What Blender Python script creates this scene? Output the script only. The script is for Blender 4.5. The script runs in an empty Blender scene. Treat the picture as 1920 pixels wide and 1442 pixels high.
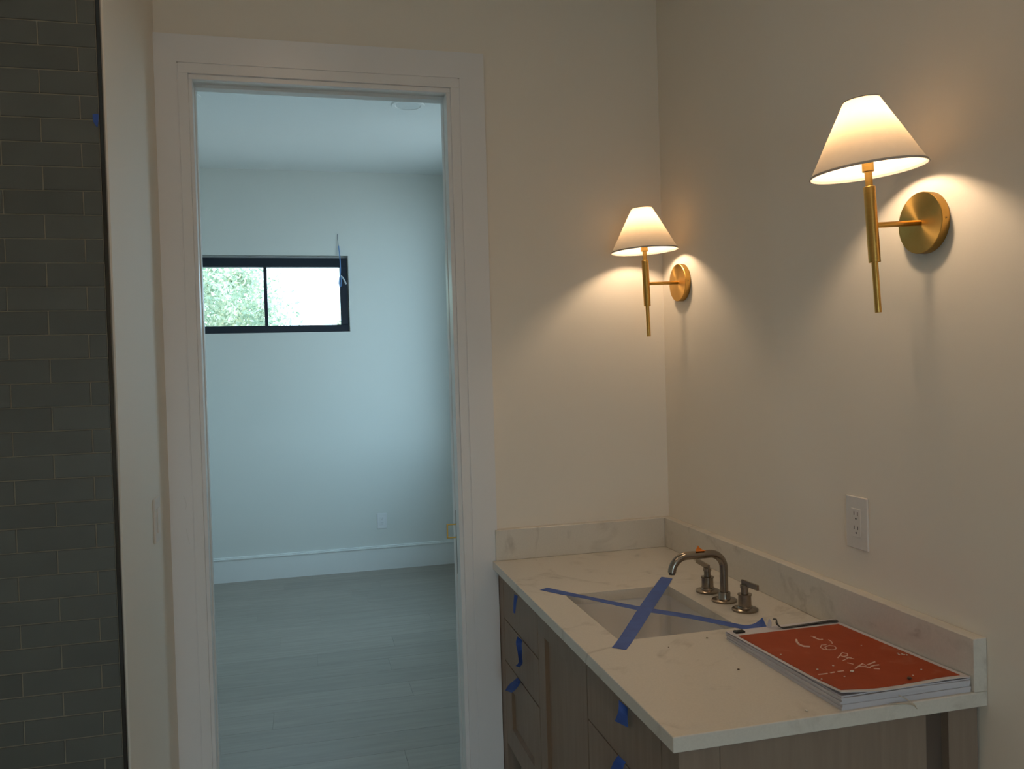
import bpy, bmesh, math, random
from mathutils import Vector, Matrix
random.seed(7)
R = math.radians
C = bpy.context.scene.collection
SC = bpy.context.scene
H = 0.88          # height of the counter top above the floor; shapes below are written relative to the counter top

# ---------------------------------------------------------------- camera, world, lights, exposure
cam = bpy.data.cameras.new('camera'); camo = bpy.data.objects.new('camera', cam); C.objects.link(camo)
cam.lens = 1557.8 / 1920 * 36; cam.sensor_width = 36; cam.sensor_fit = 'HORIZONTAL'
cam.clip_start = 0.02; cam.clip_end = 200
rx = Vector((0.96937729, -0.24388051, -0.02880897)); ry = Vector((0.03245491, 0.01094385, 0.99941328)); rf = Vector((0.24342214, 0.96974354, -0.01852384))
M = Matrix((rx, ry, -rf)).transposed().to_4x4()
M.translation = Vector((-1.23619, -2.70472, 0.63475 + H))
camo.matrix_world = M
SC.camera = camo

SC.view_settings.view_transform = 'Standard'; SC.view_settings.look = 'None'
SC.view_settings.gamma = 1; SC.view_settings.use_curve_mapping = False
SC.view_settings.exposure = 0.0
try:
    SC.cycles.max_bounces = 10; SC.cycles.diffuse_bounces = 6; SC.cycles.glossy_bounces = 4; SC.cycles.transmission_bounces = 6
    SC.cycles.transparent_max_bounces = 12; SC.cycles.caustics_reflective = False; SC.cycles.caustics_refractive = False
    SC.cycles.use_denoising = True; SC.cycles.sample_clamp_indirect = 4.0
except Exception:
    pass

world = bpy.data.worlds.new('sky'); SC.world = world; world.use_nodes = True
nt = world.node_tree; nt.nodes.clear()
wo = nt.nodes.new('ShaderNodeOutputWorld'); bg = nt.nodes.new('ShaderNodeBackground')
geo = nt.nodes.new('ShaderNodeTexCoord'); sep = nt.nodes.new('ShaderNodeSeparateXYZ'); rmp = nt.nodes.new('ShaderNodeValToRGB')
nt.links.new(geo.outputs['Generated'], sep.inputs[0]); nt.links.new(sep.outputs['Z'], rmp.inputs[0])
rmp.color_ramp.elements[0].position = 0.0; rmp.color_ramp.elements[0].color = (0.60, 0.85, 1.0, 1)
rmp.color_ramp.elements[1].position = 0.8; rmp.color_ramp.elements[1].color = (0.45, 0.75, 1.0, 1)
nt.links.new(rmp.outputs[0], bg.inputs[0]); bg.inputs[1].default_value = 6.0
nt.links.new(bg.outputs[0], wo.inputs[0])

def sun(name, rot, e, col, ang=0.5):
    l = bpy.data.lights.new(name, 'SUN'); l.energy = e; l.color = col; l.angle = R(ang)
    o = bpy.data.objects.new(name, l); C.objects.link(o); o.rotation_euler = rot; return o
sun('sun', (R(32), 0, R(-88)), 11.0, (1.0, 0.95, 0.86))
def portal(name, loc, rot, sx, sy):
    l = bpy.data.lights.new(name, 'AREA'); l.shape = 'RECTANGLE'; l.size = sx; l.size_y = sy
    l.cycles.is_portal = True
    o = bpy.data.objects.new(name, l); C.objects.link(o); o.location = loc; o.rotation_euler = rot; return o
# window openings: portals guide the sky light through them
FWX0, FWX1, FWZ0, FWZ1 = -2.087, -0.884, 0.957, 1.521       # window in the far wall
LWY0, LWY1, LWZ0, LWZ1 = 2.00, 3.25, 0.05, 2.00             # window in the bedroom's right wall
RWX0, RWX1, RWZ0, RWZ1 = -1.90, -0.50, -0.75, 0.75              # window behind the camera
portal('sky_portal', ((FWX0+FWX1)/2, 3.86, (FWZ0+FWZ1)/2+H), (R(-90), 0, 0), FWX1-FWX0, FWZ1-FWZ0)
portal('sky_portal.001', (0.115, (LWY0+LWY1)/2, (LWZ0+LWZ1)/2+H), (0, R(90), 0), LWZ1-LWZ0, LWY1-LWY0)
portal('sky_portal.002', ((RWX0+RWX1)/2, -5.75, (RWZ0+RWZ1)/2+H), (R(90), 0, 0), RWX1-RWX0, RWZ1-RWZ0)

# warm fill lights added at the bathroom ceiling, out of view
def ceil_fill(name, x, y, e, d=0.5):
    l = bpy.data.lights.new(name, 'AREA'); l.shape = 'DISK'; l.size = d; l.energy = e; l.color = (1.0, 0.67, 0.42)
    o = bpy.data.objects.new(name, l); C.objects.link(o); o.location = (x, y, 2.168 + H - 0.06)
ceil_fill('ceiling_fill', -1.0, -4.7, 5.0)
ceil_fill('ceiling_fill', -1.30, -1.65, 3.8, 0.16)

# ---------------------------------------------------------------- materials
def newmat(name):
    m = bpy.data.materials.new(name); m.use_nodes = True
    return m, m.node_tree, m.node_tree.nodes['Principled BSDF']
def mat(name, col, rough=0.5, metal=0.0, var=0.04, scale=6.0, stretch=(1,1,1), bump=0.0, bscale=60, col2=None, rnd=0.0, detail=4, coord='Object', spec=0.5):
    m, t, p = newmat(name); N = t.nodes; L = t.links
    tc = N.new('ShaderNodeTexCoord'); mp = N.new('ShaderNodeMapping'); mp.inputs['Scale'].default_value = stretch
    L.new(tc.outputs[coord], mp.inputs[0])
    ns = N.new('ShaderNodeTexNoise'); ns.inputs['Scale'].default_value = scale; ns.inputs['Detail'].default_value = detail
    L.new(mp.outputs[0], ns.inputs['Vector'])
    r = N.new('ShaderNodeValToRGB')
    c2 = col2 or tuple(c*(1-var*2) for c in col)
    r.color_ramp.elements[0].position = 0.35; r.color_ramp.elements[0].color = (*c2, 1)
    r.color_ramp.elements[1].position = 0.65; r.color_ramp.elements[1].color = (*col, 1)
    L.new(ns.outputs['Fac'], r.inputs[0]); out = r.outputs[0]
    if rnd:
        oi = N.new('ShaderNodeObjectInfo'); mr = N.new('ShaderNodeMapRange')
        mr.inputs['To Min'].default_value = 1-rnd; mr.inputs['To Max'].default_value = 1+rnd
        L.new(oi.outputs['Random'], mr.inputs['Value'])
        hs = N.new('ShaderNodeHueSaturation'); L.new(mr.outputs[0], hs.inputs['Value']); L.new(out, hs.inputs['Color']); out = hs.outputs[0]
        va = N.new('ShaderNodeVectorMath'); va.operation = 'ADD'; L.new(tc.outputs[coord], va.inputs[0])
        vs = N.new('ShaderNodeVectorMath'); vs.operation = 'SCALE'; vs.inputs[0].default_value = (17, 9, 23); L.new(oi.outputs['Random'], vs.inputs['Scale'])
        L.new(vs.outputs[0], va.inputs[1]); L.new(va.outputs[0], mp.inputs[0])
    L.new(out, p.inputs['Base Color'])
    p.inputs['Roughness'].default_value = rough; p.inputs['Metallic'].default_value = metal
    p.inputs['Specular IOR Level'].default_value = spec
    if bump:
        b = N.new('ShaderNodeBump'); b.inputs['Strength'].default_value = bump; b.inputs['Distance'].default_value = 0.001
        n2 = N.new('ShaderNodeTexNoise'); n2.inputs['Scale'].default_value = bscale; n2.inputs['Detail'].default_value = 3
        L.new(mp.outputs[0], n2.inputs['Vector']); L.new(n2.outputs['Fac'], b.inputs['Height']); L.new(b.outputs[0], p.inputs['Normal'])
    return m

WALL = mat('cream_wall_paint', (0.85, 0.785, 0.69), 0.55, var=0.006, scale=2, bump=0.12, bscale=180, coord='Object', spec=0.3)
FWALL = mat('bedroom_wall_paint', (0.74, 0.745, 0.715), 0.6, var=0.008, scale=2, bump=0.08, bscale=160, spec=0.3)
CEIL = mat('ceiling_paint', (0.80, 0.81, 0.80), 0.42, var=0.006, scale=2, bump=0.05, bscale=120)
TRIM = mat('white_trim_enamel', (0.83, 0.82, 0.82), 0.32, var=0.008, scale=3)
BTRIM = mat('bedroom_trim_enamel', (0.82, 0.82, 0.81), 0.35, var=0.005, scale=3)
TILE = mat('green_grey_ceramic', (0.105, 0.112, 0.100), 0.28, var=0.05, scale=8, rnd=0.07, bump=0.05, bscale=30)
GROUT = mat('sand_grout', (0.32, 0.285, 0.22), 0.9, var=0.05, scale=40, bump=0.3, bscale=300)
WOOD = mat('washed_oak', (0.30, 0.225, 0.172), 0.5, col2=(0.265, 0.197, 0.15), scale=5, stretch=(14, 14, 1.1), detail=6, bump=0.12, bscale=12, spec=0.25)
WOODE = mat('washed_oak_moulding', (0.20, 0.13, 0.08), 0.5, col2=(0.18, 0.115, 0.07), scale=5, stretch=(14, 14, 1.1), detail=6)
DARKIN = mat('dark_cabinet_interior', (0.03, 0.024, 0.02), 0.9, spec=0.1)
PLANKM = mat('pale_oak_plank', (0.31, 0.27, 0.225), 0.36, col2=(0.265, 0.23, 0.19), scale=3.0, stretch=(1.2, 14, 14), detail=7, rnd=0.07, bump=0.08, bscale=10)
TILEFLOOR = mat('bathroom_floor_tile', (0.45, 0.44, 0.41), 0.45, var=0.05, scale=4)
CERAM = mat('white_ceramic', (0.80, 0.79, 0.77), 0.12, var=0.003, scale=3)
NICKEL = mat('brushed_nickel', (0.30, 0.26, 0.215), 0.23, metal=1.0, var=0.03, scale=40, stretch=(1, 1, 12))
CHROME = mat('dark_trim_metal', (0.10, 0.10, 0.10), 0.12, metal=1.0, var=0.02)
BLACKF = mat('black_window_frame', (0.010, 0.016, 0.030), 0.35, var=0.02)
BLACKP = mat('black_plastic', (0.015, 0.014, 0.015), 0.35)
PLATE = mat('white_outlet_plastic', (0.72, 0.68, 0.64), 0.3, var=0.003)
PLATEF = mat('white_bedroom_plate_plastic', (0.80, 0.79, 0.80), 0.35, var=0.003)
SLOT = mat('dark_slot', (0.03, 0.025, 0.02), 0.6)
BTAPE = mat('blue_masking_tape', (0.045, 0.115, 0.42), 0.6, col2=(0.035, 0.09, 0.36), scale=30, bump=0.35, bscale=90)
OTAPE = mat('orange_tape', (0.75, 0.22, 0.02), 0.5)
PAPER = mat('white_paper', (0.62, 0.60, 0.64), 0.75, var=0.03, scale=12)
GRIT = mat('white_plaster_crumb', (0.75, 0.72, 0.66), 0.9)
GRITD = mat('dark_grit', (0.10, 0.07, 0.05), 0.9)
WIREB = mat('blue_cable_sheath', (0.10, 0.25, 0.55), 0.4)
WIREW = mat('bare_white_cable', (0.55, 0.60, 0.66), 0.5)
BRASS = mat('satin_brass_rod', (0.62, 0.37, 0.10), 0.30, metal=1.0, var=0.03, scale=30, stretch=(1, 1, 10))
SILVER = mat('silver_wire', (0.85, 0.80, 0.70), 0.4, metal=1.0)
BARK = mat('tree_bark', (0.14, 0.10, 0.07), 0.9)
GRASS = mat('bare_gravel_ground', (0.42, 0.41, 0.39), 0.9, var=0.2, scale=3)
EXT = mat('exterior_plaster', (0.6, 0.6, 0.58), 0.9)

def brass_plate():
    m, t, p = newmat('spun_brass'); N = t.nodes; L = t.links
    tc = N.new('ShaderNodeTexCoord'); ns = N.new('ShaderNodeTexNoise'); ns.inputs['Scale'].default_value = 60
    mp = N.new('ShaderNodeMapping'); mp.inputs['Scale'].default_value = (8, 1, 1)
    L.new(tc.outputs['Object'], mp.inputs[0]); L.new(mp.outputs[0], ns.inputs[0])
    r = N.new('ShaderNodeValToRGB'); r.color_ramp.elements[0].color = (0.56, 0.33, 0.085, 1); r.color_ramp.elements[1].color = (0.62, 0.38, 0.11, 1)
    L.new(ns.outputs['Fac'], r.inputs[0]); L.new(r.outputs[0], p.inputs['Base Color'])
    p.inputs['Metallic'].default_value = 1; p.inputs['Roughness'].default_value = 0.34
    p.inputs['Anisotropic'].default_value = 0.85
    tg = N.new('ShaderNodeTangent'); tg.direction_type = 'RADIAL'; tg.axis = 'X'
    L.new(tg.outputs[0], p.inputs['Tangent']); return m
BRASSP = brass_plate()

def quartz():
    m, t, p = newmat('pale_veined_quartz'); N = t.nodes; L = t.links
    tc = N.new('ShaderNodeTexCoord')
    wn = N.new('ShaderNodeTexNoise'); wn.inputs['Scale'].default_value = 3.2; wn.inputs['Detail'].default_value = 5; wn.inputs['Distortion'].default_value = 1.1
    L.new(tc.outputs['Object'], wn.inputs['Vector'])
    r1 = N.new('ShaderNodeValToRGB'); e = r1.color_ramp.elements
    e[0].position = 0.455; e[0].color = (0, 0, 0, 1); e[1].position = 0.50; e[1].color = (1, 1, 1, 1)
    e2 = e.new(0.53); e2.color = (0, 0, 0, 1)
    L.new(wn.outputs['Fac'], r1.inputs[0])
    n3 = N.new('ShaderNodeTexNoise'); n3.inputs['Scale'].default_value = 9; n3.inputs['Detail'].default_value = 6; n3.inputs['Distortion'].default_value = 1.4
    L.new(tc.outputs['Object'], n3.inputs['Vector'])
    r3 = N.new('ShaderNodeValToRGB'); r3.color_ramp.elements[0].position = 0.46; r3.color_ramp.elements[1].position = 0.72
    L.new(n3.outputs['Fac'], r3.inputs[0])
    mu = N.new('ShaderNodeMath'); mu.operation = 'MULTIPLY'; L.new(r1.outputs[0], mu.inputs[0]); L.new(r3.outputs[0], mu.inputs[1])
    mu2 = N.new('ShaderNodeMath'); mu2.operation = 'MULTIPLY'; mu2.inputs[1].default_value = 0.55; L.new(mu.outputs[0], mu2.inputs[0])
    mx = N.new('ShaderNodeMix'); mx.data_type = 'RGBA'
    mx.inputs['A'].default_value = (0.71, 0.67, 0.60, 1); mx.inputs['B'].default_value = (0.40, 0.36, 0.31, 1)
    L.new(mu2.outputs[0], mx.inputs['Factor'])
    n4 = N.new('ShaderNodeTexNoise'); n4.inputs['Scale'].default_value = 220; L.new(tc.outputs['Object'], n4.inputs['Vector'])
    hs = N.new('ShaderNodeHueSaturation'); mr = N.new('ShaderNodeMapRange'); mr.inputs['To Min'].default_value = 0.93; mr.inputs['To Max'].default_value = 1.06
    L.new(n4.outputs['Fac'], mr.inputs['Value']); L.new(mr.outputs[0], hs.inputs['Value']); L.new(mx.outputs['Result'], hs.inputs['Color'])
    L.new(hs.outputs[0], p.inputs['Base Color']); p.inputs['Roughness'].default_value = 0.24
    return m
QUARTZ = quartz()

def redcover():
    m, t, p = newmat('red_laminated_cover'); N = t.nodes; L = t.links
    tc = N.new('ShaderNodeTexCoord'); n = N.new('ShaderNodeTexNoise'); n.inputs['Scale'].default_value = 14; n.inputs['Detail'].default_value = 6; n.inputs['Distortion'].default_value = 0.8
    L.new(tc.outputs['Object'], n.inputs['Vector'])
    r = N.new('ShaderNodeValToRGB'); e = r.color_ramp.elements
    e[0].position = 0.3; e[0].color = (0.30, 0.045, 0.010, 1); e[1].position = 0.62; e[1].color = (0.34, 0.055, 0.014, 1)
    x = e.new(0.78); x.color = (0.40, 0.12, 0.06, 1)
    L.new(n.outputs['Fac'], r.inputs[0]); L.new(r.outputs[0], p.inputs['Base Color']); p.inputs['Roughness'].default_value = 0.6; p.inputs['Specular IOR Level'].default_value = 0.25
    return m
RED = redcover()

def glassm():
    m = bpy.data.materials.new('window_glass'); m.use_nodes = True; t = m.node_tree; t.nodes.clear(); N = t.nodes; L = t.links
    o = N.new('ShaderNodeOutputMaterial'); tr = N.new('ShaderNodeBsdfTransparent'); tr.inputs[0].default_value = (0.97, 0.985, 0.98, 1)
    gl = N.new('ShaderNodeBsdfGlossy'); gl.inputs['Roughness'].default_value = 0.01; lw = N.new('ShaderNodeLayerWeight'); pw = N.new('ShaderNodeMath'); pw.operation = 'POWER'; pw.inputs[1].default_value = 4.5; fr = N.new('ShaderNodeMath'); fr.operation = 'MULTIPLY_ADD'; fr.inputs[1].default_value = 0.6; fr.inputs[2].default_value = 0.04; L.new(lw.outputs['Facing'], pw.inputs[0]); L.new(pw.outputs[0], fr.inputs[0])
    mx = N.new('ShaderNodeMixShader'); L.new(fr.outputs[0], mx.inputs[0]); L.new(tr.outputs[0], mx.inputs[1]); L.new(gl.outputs[0], mx.inputs[2]); L.new(mx.outputs[0], o.inputs[0])
    return m
GLASS = glassm()

def shade_mat(name, col, tcol, f):
    m = bpy.data.materials.new(name); m.use_nodes = True; t = m.node_tree; t.nodes.clear(); N = t.nodes; L = t.links
    o = N.new('ShaderNodeOutputMaterial'); d = N.new('ShaderNodeBsdfDiffuse'); tl = N.new('ShaderNodeBsdfTranslucent'); mx = N.new('ShaderNodeMixShader')
    tc = N.new('ShaderNodeTexCoord'); n = N.new('ShaderNodeTexNoise'); n.inputs['Scale'].default_value = 90
    L.new(tc.outputs['Object'], n.inputs['Vector'])
    r = N.new('ShaderNodeValToRGB'); r.color_ramp.elements[0].color = (*[c*0.93 for c in col], 1); r.color_ramp.elements[1].color = (*col, 1)
    L.new(n.outputs['Fac'], r.inputs[0]); L.new(r.outputs[0], d.inputs[0])
    tl.inputs[0].default_value = (*tcol, 1); mx.inputs[0].default_value = f
    L.new(d.outputs[0], mx.inputs[1]); L.new(tl.outputs[0], mx.inputs[2]); L.new(mx.outputs[0], o.inputs[0]); return m
SHADE = shade_mat('white_linen_shade', (0.86, 0.82, 0.76), (0.84, 0.64, 0.41), 0.11)
HEM = mat('shade_hem_tape', (0.50, 0.46, 0.42), 0.8)
def leafm():
    m = bpy.data.materials.new('leaf_green'); m.use_nodes = True; t = m.node_tree; t.nodes.clear(); N = t.nodes; L = t.links
    o = N.new('ShaderNodeOutputMaterial'); d = N.new('ShaderNodeBsdfDiffuse'); tl = N.new('ShaderNodeBsdfTranslucent'); mx = N.new('ShaderNodeMixShader')
    tc = N.new('ShaderNodeTexCoord'); n = N.new('ShaderNodeTexNoise'); n.inputs['Scale'].default_value = 5
    L.new(tc.outputs['Object'], n.inputs['Vector'])
    r = N.new('ShaderNodeValToRGB'); r.color_ramp.elements[0].position = 0.35; r.color_ramp.elements[0].color = (0.27, 0.35, 0.25, 1); r.color_ramp.elements[1].position = 0.7; r.color_ramp.elements[1].color = (0.68, 0.70, 0.52, 1)
    L.new(n.outputs['Fac'], r.inputs[0]); L.new(r.outputs[0], d.inputs[0]); L.new(r.outputs[0], tl.inputs[0]); mx.inputs[0].default_value = 0.3
    L.new(d.outputs[0], mx.inputs[1]); L.new(tl.outputs[0], mx.inputs[2]); L.new(mx.outputs[0], o.inputs[0]); return m
LEAF = leafm()
def emis(name, col, s):
    m = bpy.data.materials.new(name); m.use_nodes = True; t = m.node_tree; t.nodes.clear()
    o = t.nodes.new('ShaderNodeOutputMaterial'); e = t.nodes.new('ShaderNodeEmission'); e.inputs[0].default_value = (*col, 1); e.inputs[1].default_value = s
    t.links.new(e.outputs[0], o.inputs[0]); return m
BULB = emis('warm_bulb', (1.0, 0.72, 0.46), 222)

# ---------------------------------------------------------------- geometry helpers (all coordinates: z relative to the counter top)
def tag(o, label=None, cat=None, group=None, kind=None):
    if label: o['label'] = label
    if cat: o['category'] = cat
    if group: o['group'] = group
    if kind: o['kind'] = kind
    return o
def thing(name, loc, label=None, cat=None, group=None, kind=None):
    o = bpy.data.objects.new(name, None); C.objects.link(o); o.location = (loc[0], loc[1], loc[2] + H); o.empty_display_size = 0.05
    return tag(o, label, cat, group, kind)
def wloc(o):
    v = Vector((0, 0, 0))
    while o: v += Vector(o.location); o = o.parent
    return v
def obj(name, bm, m, parent=None, origin=None, local=False, smooth=False):
    """bm is in counter-relative world coordinates unless local; the origin is the parent's, or `origin`, or the bottom centre"""
    if not local:
        if parent is not None and origin is None: org = wloc(parent)
        elif origin is not None: org = Vector((origin[0], origin[1], origin[2] + H))
        else:
            xs = [v.co for v in bm.verts]
            org = Vector(((min(c.x for c in xs)+max(c.x for c in xs))/2, (min(c.y for c in xs)+max(c.y for c in xs))/2, min(c.z for c in xs) + H))
        for v in bm.verts: v.co = v.co + Vector((0, 0, H)) - org
    else: org = Vector((0, 0, 0)) if parent is not None or origin is None else Vector(origin)
    bmesh.ops.recalc_face_normals(bm, faces=bm.faces)
    me = bpy.data.meshes.new(name); bm.to_mesh(me); bm.free()
    if smooth:
        for p in me.polygons: p.use_smooth = True
        try: me.set_sharp_from_angle(angle=R(35))
        except Exception: pass
    me.materials.append(m)
    o = bpy.data.objects.new(name, me); C.objects.link(o)
    if parent is not None:
        o.parent = parent
        if not local: o.location = org - wloc(parent)
    else: o.location = org
    return o
def box(x0, x1, y0, y1, z0, z1, bev=0.0, bm=None, seg=1):
    bm = bm or bmesh.new()
    r = bmesh.ops.create_cube(bm, size=1)
    for v in r['verts']:
        v.co = Vector(((x0+x1)/2 + v.co.x*(x1-x0), (y0+y1)/2 + v.co.y*(y1-y0), (z0+z1)/2 + v.co.z*(z1-z0)))
    if bev:
        es = list({e for v in r['verts'] for e in v.link_edges})
        bmesh.ops.bevel(bm, geom=es, offset=bev, segments=seg, affect='EDGES', profile=0.5)
    return bm
def boxes(lst, bev=0.0):
    bm = bmesh.new()
    for b in lst: box(*b, bev=bev, bm=bm)
    return bm
def lathe(prof, n=48, axis='z', bm=None, c=(0, 0, 0), cap=True):
    bm = bm or bmesh.new(); rings = []
    for r, h in prof:
        ring = []
        for i in range(n):
            a = 2*math.pi*i/n
            if axis == 'z': p = (c[0]+r*math.cos(a), c[1]+r*math.sin(a), c[2]+h)
            elif axis == 'x': p = (c[0]+h, c[1]+r*math.cos(a), c[2]+r*math.sin(a))
            else: p = (c[0]+r*math.cos(a), c[1]+h, c[2]+r*math.sin(a))
            ring.append(bm.verts.new(p))
        rings.append(ring)
    for a, b in zip(rings, rings[1:]):
        for i in range(n): bm.faces.new((a[i], a[(i+1) % n], b[(i+1) % n], b[i]))
    if cap:
        bm.faces.new(rings[0][::-1]); bm.faces.new(rings[-1])
    return bm
def tube(pts, r, n=12, bm=None):
    bm = bm or bmesh.new(); pts = [Vector(p) for p in pts]; rings = []; up = None
    for i, p in enumerate(pts):
        t = (pts[min(i+1, len(pts)-1)] - pts[max(i-1, 0)]).normalized()
        if up is None:
            up = Vector((0, 0, 1)) if abs(t.z) < 0.9 else Vector((0, 1, 0))
        a = t.cross(up).normalized(); b = a.cross(t).normalized(); up = b
        rr = r[i] if isinstance(r, (list, tuple)) else r
        rings.append([bm.verts.new(p + rr*(math.cos(2*math.pi*k/n)*a + math.sin(2*math.pi*k/n)*b)) for k in range(n)])
    for a, b in zip(rings, rings[1:]):
        for i in range(n): bm.faces.new((a[i], a[(i+1) % n], b[(i+1) % n], b[i]))
    bm.faces.new(rings[0][::-1]); bm.faces.new(rings[-1]); return bm
def ribbon(pairs, th=0.0004, sub=3, bm=None):
    """a strip of tape given by pairs of edge points, with a real thickness; refined by Catmull-Rom"""
    bm = bm or bmesh.new()
    P = [(Vector(a), Vector(b)) for a, b in pairs]
    def cr(p0, p1, p2, p3, t):
        return 0.5*((2*p1) + (-p0+p2)*t + (2*p0-5*p1+4*p2-p3)*t*t + (-p0+3*p1-3*p2+p3)*t**3)
    Q = []
    for i in range(len(P)-1):
        for k in range(sub):
            t = k/sub; row = []
            for s in (0, 1):
                p0 = P[max(i-1, 0)][s]; p1 = P[i][s]; p2 = P[i+1][s]; p3 = P[min(i+2, len(P)-1)][s]
                row.append(cr(p0, p1, p2, p3, t))
            Q.append(row)
    Q.append(list(P[-1]))
    rows = []
    for i, (a, b) in enumerate(Q):
        tn = ((Q[min(i+1, len(Q)-1)][0]+Q[min(i+1, len(Q)-1)][1]) - (Q[max(i-1, 0)][0]+Q[max(i-1, 0)][1]))
        n = tn.cross(b-a).normalized()*th/2; mid = (a+b)/2
        rows.append([bm.verts.new(p) for p in (a+n, mid+n, b+n, b-n, mid-n, a-n)])
    for r0, r1 in zip(rows, rows[1:]):
        for k in range(6): bm.faces.new((r0[k], r0[(k+1) % 6], r1[(k+1) % 6], r1[k]))
    bm.faces.new(rows[0]); bm.faces.new(rows[-1][::-1]); return bm
def struct(name, bm, m, parent=None, **k):
    o = obj(name, bm, m, parent, **k)
    if parent is None: o['kind'] = 'structure'
    return o

# ================================================================ SETTING
CZ = 2.168   # ceilings
FZ = -H
BX0, BX1 = -2.45, 0.0        # bedroom x range
BY0, BY1 = 0.105, 3.743
NX0 = -3.0; NY0 = -5.6        # bathroom left and rear limits
# wall with the door (bathroom side y=0, bedroom side y=0.105); opening x -1.5445..-0.7430 (jambs fill it)
OX0, OX1, OZ = -1.552, -0.735, 1.560
struct('wall_back', boxes([(BX0-0.1, OX0, 0, BY0, FZ, CZ), (OX1, 0.12, 0, BY0, FZ, CZ), (OX0, OX1, 0, BY0, OZ, CZ)]), WALL)
struct('wall_right', box(0, 0.1, NY0-0.1, 0, FZ, CZ), WALL)
struct('wall_rear', boxes([(NX0-0.1, RWX0, NY0-0.12, NY0, FZ, CZ), (RWX1, 0, NY0-0.12, NY0, FZ, CZ), (RWX0, RWX1, NY0-0.12, NY0, FZ, RWZ0), (RWX0, RWX1, NY0-0.12, NY0, RWZ1, CZ)]), WALL)
struct('wall_left', box(NX0-0.1, NX0, NY0-0.12, -0.72, FZ, CZ), WALL)
ce = struct('ceiling', box(NX0-0.1, 0.1, NY0-0.12, 0, CZ, CZ+0.1), CEIL)
for lx, ly, lr in ((-1.0, -4.7, 0.25), (-1.30, -1.65, 0.08)):  # rings added around the unseen fill lights
    obj('fill_lamp_ring', lathe([(lr+0.006, -0.066), (lr+0.022, -0.062), (lr+0.024, 0.0), (lr+0.004, 0.0), (lr+0.004, -0.062), (lr+0.006, -0.066)], 48, 'z', c=(lx, ly, CZ), cap=False), TRIM, ce)
struct('floor', box(NX0-0.1, 0.1, NY0-0.12, BY0, FZ-0.08, FZ-0.001), TILEFLOOR)
# projecting wall on the left, its end face tiled
lw = struct('wall_side', box(NX0-0.1, -1.640, -0.690, 0, FZ, CZ), WALL)
lw['label'] = 'projecting cream wall with a tiled end and a light switch'
struct('grout_bed', box(NX0, -1.6535, -0.7005, -0.690, FZ, CZ), GROUT, lw)
trimbar = struct('edge_trim', box(-1.6530, -1.6440, -0.7035, -0.690, FZ, CZ, 0.0012), CHROME, lw)
TM, TH = 0.15800, 0.05235       # tile modules
tile_me = None
zt = 1.4185; xA = -1.7700
cnt = 0
farb = bmesh.new()
kmin = -int((CZ - zt)/TH) - 1
for k in range(kmin, int((zt-FZ)/TH)+1):
    z1 = zt - k*TH - 0.0012; z0 = z1 - TH + 0.0024
    z1 = min(z1, CZ-0.001); z0 = max(z0, FZ+0.001)
    if z1-z0 < 0.006: continue
    # vertical joints: rows with even k joint at xA, odd k at xA+half
    j = xA if k % 2 == 0 else xA + TM/2
    n = 0
    while j + n*TM < -1.6545: n += 1
    for q in range(n, -9, -1):
        x1 = j + q*TM - 0.0012; x0 = j + (q-1)*TM + 0.0012
        x1 = min(x1, -1.6545); x0 = max(x0, NX0+0.001)
        if x1-x0 < 0.004: continue
        if x1 > -1.93 and z1 > -0.60 :
            w, h = x1-x0, z1-z0
            dy = random.uniform(0, 0.0006)
            obj('tile', box(x0, x1, -0.7025-dy, -0.697, z0, z1, 0.0008), TILE, lw, origin=(x0, -0.697, z0)); cnt += 1
        else: box(x0, x1, -0.7025, -0.697, z0, z1, 0, bm=farb)
ts = obj('tile_field', farb, TILE, lw); ts['kind'] = 'stuff'
# ---- bedroom beyond
def wall_with_hole_y(name, x0, x1, y0, y1, hx0, hx1, hz0, hz1, m):
    return struct(name, boxes([(x0, hx0, y0, y1, FZ, CZ), (hx1, x1, y0, y1, FZ, CZ), (hx0, hx1, y0, y1, FZ, hz0), (hx0, hx1, y0, y1, hz1, CZ)]), m)
wall_with_hole_y('wall_far', BX0-0.12, BX1+0.12, BY1, BY1+0.15, FWX0, FWX1+0.007, FWZ0, FWZ1+0.012, FWALL)
struct('wall_far_left', box(BX0-0.12, BX0, BY0, BY1, FZ, CZ), FWALL)
struct('wall_far_right', boxes([(BX1, BX1+0.12, BY0, LWY0, FZ, CZ), (BX1, BX1+0.12, LWY1, BY1, FZ, CZ), (BX1, BX1+0.12, LWY0, LWY1, FZ, LWZ0), (BX1, BX1+0.12, LWY0, LWY1, LWZ1, CZ)]), FWALL)
struct('ceiling_far', box(BX0-0.12, BX1+0.12, BY0, BY1+0.15, CZ, CZ+0.1), CEIL)
bf = struct('floor_far', box(BX0-0.12, BX1+0.12, BY0, BY1+0.15, FZ-0.08, FZ-0.004), mat('plank_gap', (0.19, 0.165, 0.13), 0.8))
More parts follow.
